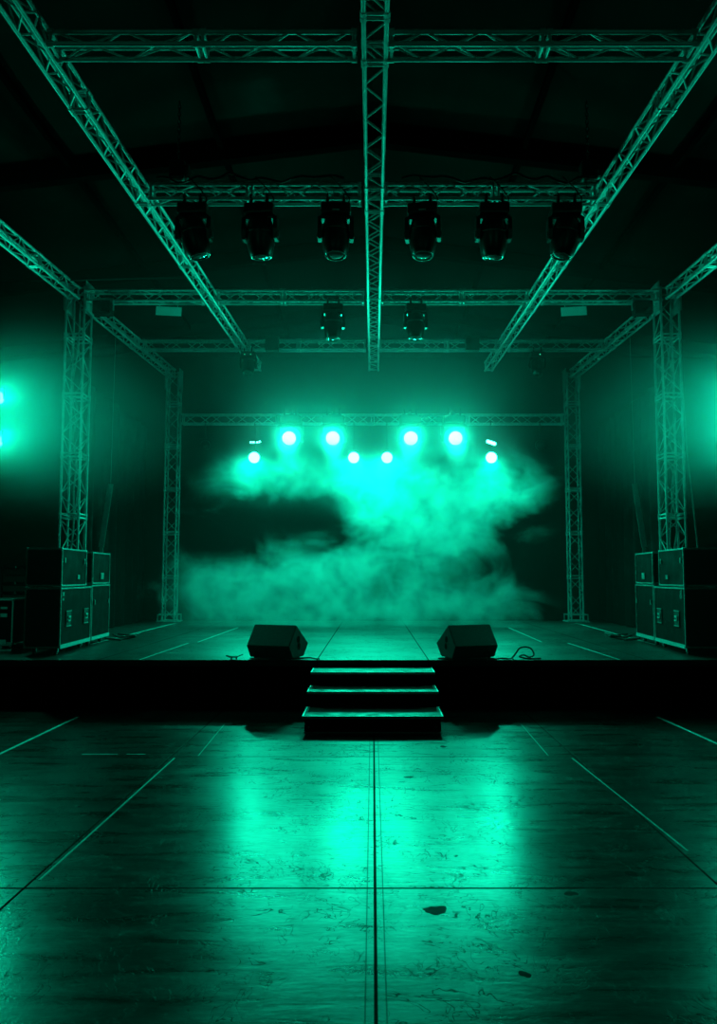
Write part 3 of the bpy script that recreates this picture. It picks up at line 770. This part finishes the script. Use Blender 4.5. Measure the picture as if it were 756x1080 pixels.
# ------------------------------------------------------------------ haze and smoke
def vol_mat(name, col, aniso):
    m, nt, out = new_mat(name)
    v = node(nt, 'ShaderNodeVolumeScatter'); v.inputs['Color'].default_value = (*col, 1); v.inputs['Anisotropy'].default_value = aniso
    nt.links.new(v.outputs[0], out.inputs['Volume'])
    return m, nt, v
def puff(nt, P, px, pz, rx, rz, s, y=16.9, ry=1.3):
    L = nt.links.new
    sub = node(nt, 'ShaderNodeVectorMath', operation='SUBTRACT'); L(P, sub.inputs[0]); sub.inputs[1].default_value = (px, y, pz)
    mul = node(nt, 'ShaderNodeVectorMath', operation='MULTIPLY'); L(sub.outputs[0], mul.inputs[0]); mul.inputs[1].default_value = (1 / rx, 1 / ry, 1 / rz)
    ln = node(nt, 'ShaderNodeVectorMath', operation='LENGTH'); L(mul.outputs[0], ln.inputs[0])
    mr = node(nt, 'ShaderNodeMapRange'); mr.interpolation_type = 'SMOOTHSTEP'; L(ln.outputs['Value'], mr.inputs['Value'])
    for k_, q in zip(('From Min', 'From Max', 'To Min', 'To Max'), (0, 1, s, 0)): mr.inputs[k_].default_value = q
    return mr.outputs[0]
m, nt, v = vol_mat('thin_haze', (1, 1, 1), .25)
P = node(nt, 'ShaderNodeTexCoord').outputs['Object']
HAZE = [(-5.6, 4.0, 2.6, 1.7, .10, 12.4, 1.7), (5.6, 4.0, 2.6, 1.7, .10, 12.4, 1.7), (0, 6.0, 7.5, 2.2, .022, 13.2, 4.3), (0, 5.6, 8.0, 3.0, .15, 17.2, 3.4), (-5.6, 4.2, 3.0, 2.0, .17, 13.0, 2.6), (5.6, 4.2, 3.0, 2.0, .17, 13.0, 2.6), (0, 4.9, 5.0, 1.5, .10, 18.0, 1.6)]
tot = None
for q in HAZE:
    u = puff(nt, P, *q); tot = u if tot is None else math_n(nt, 'ADD', tot, u)
nt.links.new(math_n(nt, 'ADD', tot, .0022), v.inputs['Density'])
b = MB(); b.box((0, 14.1, 3.62), (18.3, 10.5, 6.0)); tag(b.build('haze', m), 'thin green haze filling the air over the stage', 'haze', kind='stuff')

m, nt, v = vol_mat('rolling_smoke', (1, 1, 1), .25)
L = nt.links.new
tc = node(nt, 'ShaderNodeTexCoord'); P = tc.outputs['Object']
PUFFS = [(-2.9, 1.3, 2.6, 1.35, 1.15, 16.3, 1.6), (-1.1, 1.5, 2.0, 1.5, 1.1, 16.3, 1.6), (1.0, 2.3, 2.4, 2.4, 1.3, 16.6, 1.6), (2.5, 3.4, 2.2, 1.6, 1.1, 16.8, 1.5),
         (2.2, 1.1, 1.9, .9, .7, 16.3, 1.5), (-1.9, 3.75, 2.6, 1.0, 1.05, 16.8, 1.4), (.3, 3.5, 1.7, 1.5, .9, 16.9, 1.4), (0, .75, 5.0, .8, .75, 16.3, 1.8), (-3.6, 3.3, 1.5, 1.2, .5, 16.9, 1.2)]
tot = None
for q in PUFFS:
    u = puff(nt, P, *q); tot = u if tot is None else math_n(nt, 'ADD', tot, u)
nz = node(nt, 'ShaderNodeTexNoise'); nz.inputs['Scale'].default_value = .95; nz.inputs['Detail'].default_value = 6; nz.inputs['Roughness'].default_value = .62; nz.inputs['Distortion'].default_value = .7
mp = node(nt, 'ShaderNodeMapping'); mp.inputs['Scale'].default_value = (.85, .7, 1.25); mp.inputs['Location'].default_value = (2.3, .4, 1.1); L(P, mp.inputs[0]); L(mp.outputs[0], nz.inputs['Vector'])
n2 = math_n(nt, 'MULTIPLY', math_n(nt, 'SUBTRACT', nz.outputs['Fac'], .5), 3.0)
den = math_n(nt, 'MULTIPLY', math_n(nt, 'SUBTRACT', math_n(nt, 'ADD', math_n(nt, 'MINIMUM', tot, 1.1), n2), .34), .42)
den = math_n(nt, 'MINIMUM', math_n(nt, 'MAXIMUM', den, 0.0), .45)
den = math_n(nt, 'MULTIPLY', den, math_n(nt, 'MINIMUM', math_n(nt, 'MULTIPLY', tot, 3), 1.0))
# dense smoke knots added under and before the lamps for their halo and tail
knots = None
for (lx, ly, lz) in LAMPS:
    for q in ((lx, lz, .5, .5, 1.0, ly - .45, .6), (lx, lz - .38, .3, .45, 2.2, ly - .62, .4)):
        u = puff(nt, P, *q); knots = u if knots is None else math_n(nt, 'ADD', knots, u)
n5 = node(nt, 'ShaderNodeTexNoise'); n5.inputs['Scale'].default_value = 4.5; n5.inputs['Detail'].default_value = 4; L(P, n5.inputs['Vector'])
for q in ((-1.75, 3.95, .5, .3, 3.0, 17.3, .4), (1.25, 3.72, .7, .4, 3.0, 17.2, .4)):
    u = math_n(nt, 'MULTIPLY', puff(nt, P, *q), math_n(nt, 'MULTIPLY', math_n(nt, 'SUBTRACT', n5.outputs['Fac'], .42), 5.0, clamp=True)); knots = math_n(nt, 'ADD', knots, u)
n6 = node(nt, 'ShaderNodeTexNoise'); n6.inputs['Scale'].default_value = 2.6; n6.inputs['Detail'].default_value = 5; n6.inputs['Roughness'].default_value = .65; n6.inputs['Distortion'].default_value = .5; L(P, n6.inputs['Vector'])
den = math_n(nt, 'MULTIPLY', den, math_n(nt, 'MAXIMUM', math_n(nt, 'MULTIPLY', math_n(nt, 'SUBTRACT', n6.outputs['Fac'], .30), 5.0), .08))
den = math_n(nt, 'ADD', den, knots)
L(den, v.inputs['Density'])
b = MB(); b.box((0, 16.4, 2.75), (9.3, 3.7, 4.3)); tag(b.build('smoke', m), 'rolling green-lit smoke clouds at the back of the stage', 'smoke', kind='stuff')

# ------------------------------------------------------------------ unseen green spots: fill added for trusses and left case, lamp lighting left floor
spot((-4.5, -1.5, 5.6), (-1.0, 10, 5.3), 22, 90, 1.0, rad=.3)  # this and its mirror: added front fill to brighten the trusses, no known lamp
spot((4.5, -1.5, 5.6), (1.0, 10, 5.3), 22, 90, 1.0, rad=.3)
spot((-6.5, 3.0, 3.2), (-2.6, 3.4, 0), 20, 70, 1.0, (.03, 1, .25), rad=.3)

spot((-7.6, 3.6, 2.4), (-5.45, 11.1, .95), 45, 13, 1.0, rad=.1)  # added narrow spot that brightens the pale edging of the far left case

w = bpy.data.worlds.new('World'); bpy.context.scene.world = w; w.use_nodes = True
w.node_tree.nodes['Background'].inputs[0].default_value = (0, .0012, .0008, 1)

# ------------------------------------------------------------------ camera and view
cam = bpy.data.cameras.new('Camera'); co = bpy.data.objects.new('Camera', cam); C.objects.link(co)
co.location = (0, 0, 1.6); co.rotation_euler = (PI / 2 + math.atan(68 / 850), 0, 0)
cam.sensor_fit = 'HORIZONTAL'; cam.sensor_width = 36; cam.lens = 850 / 756 * 36; cam.shift_x = -15 / 756; cam.clip_end = 200
S = bpy.context.scene; S.camera = co
S.view_settings.view_transform = 'Standard'; S.view_settings.look = 'None'; S.view_settings.gamma = 1; S.view_settings.use_curve_mapping = False
S.view_settings.exposure = 0
cy = S.cycles
cy.use_denoising = True
try: cy.denoiser = 'OPENIMAGEDENOISE'
except Exception: pass
cy.max_bounces = 6; cy.volume_bounces = 1; cy.sample_clamp_indirect = 6; cy.caustics_reflective = False
cy.use_light_tree = True
cy.use_adaptive_sampling = True; cy.adaptive_threshold = .03; cy.adaptive_min_samples = 16
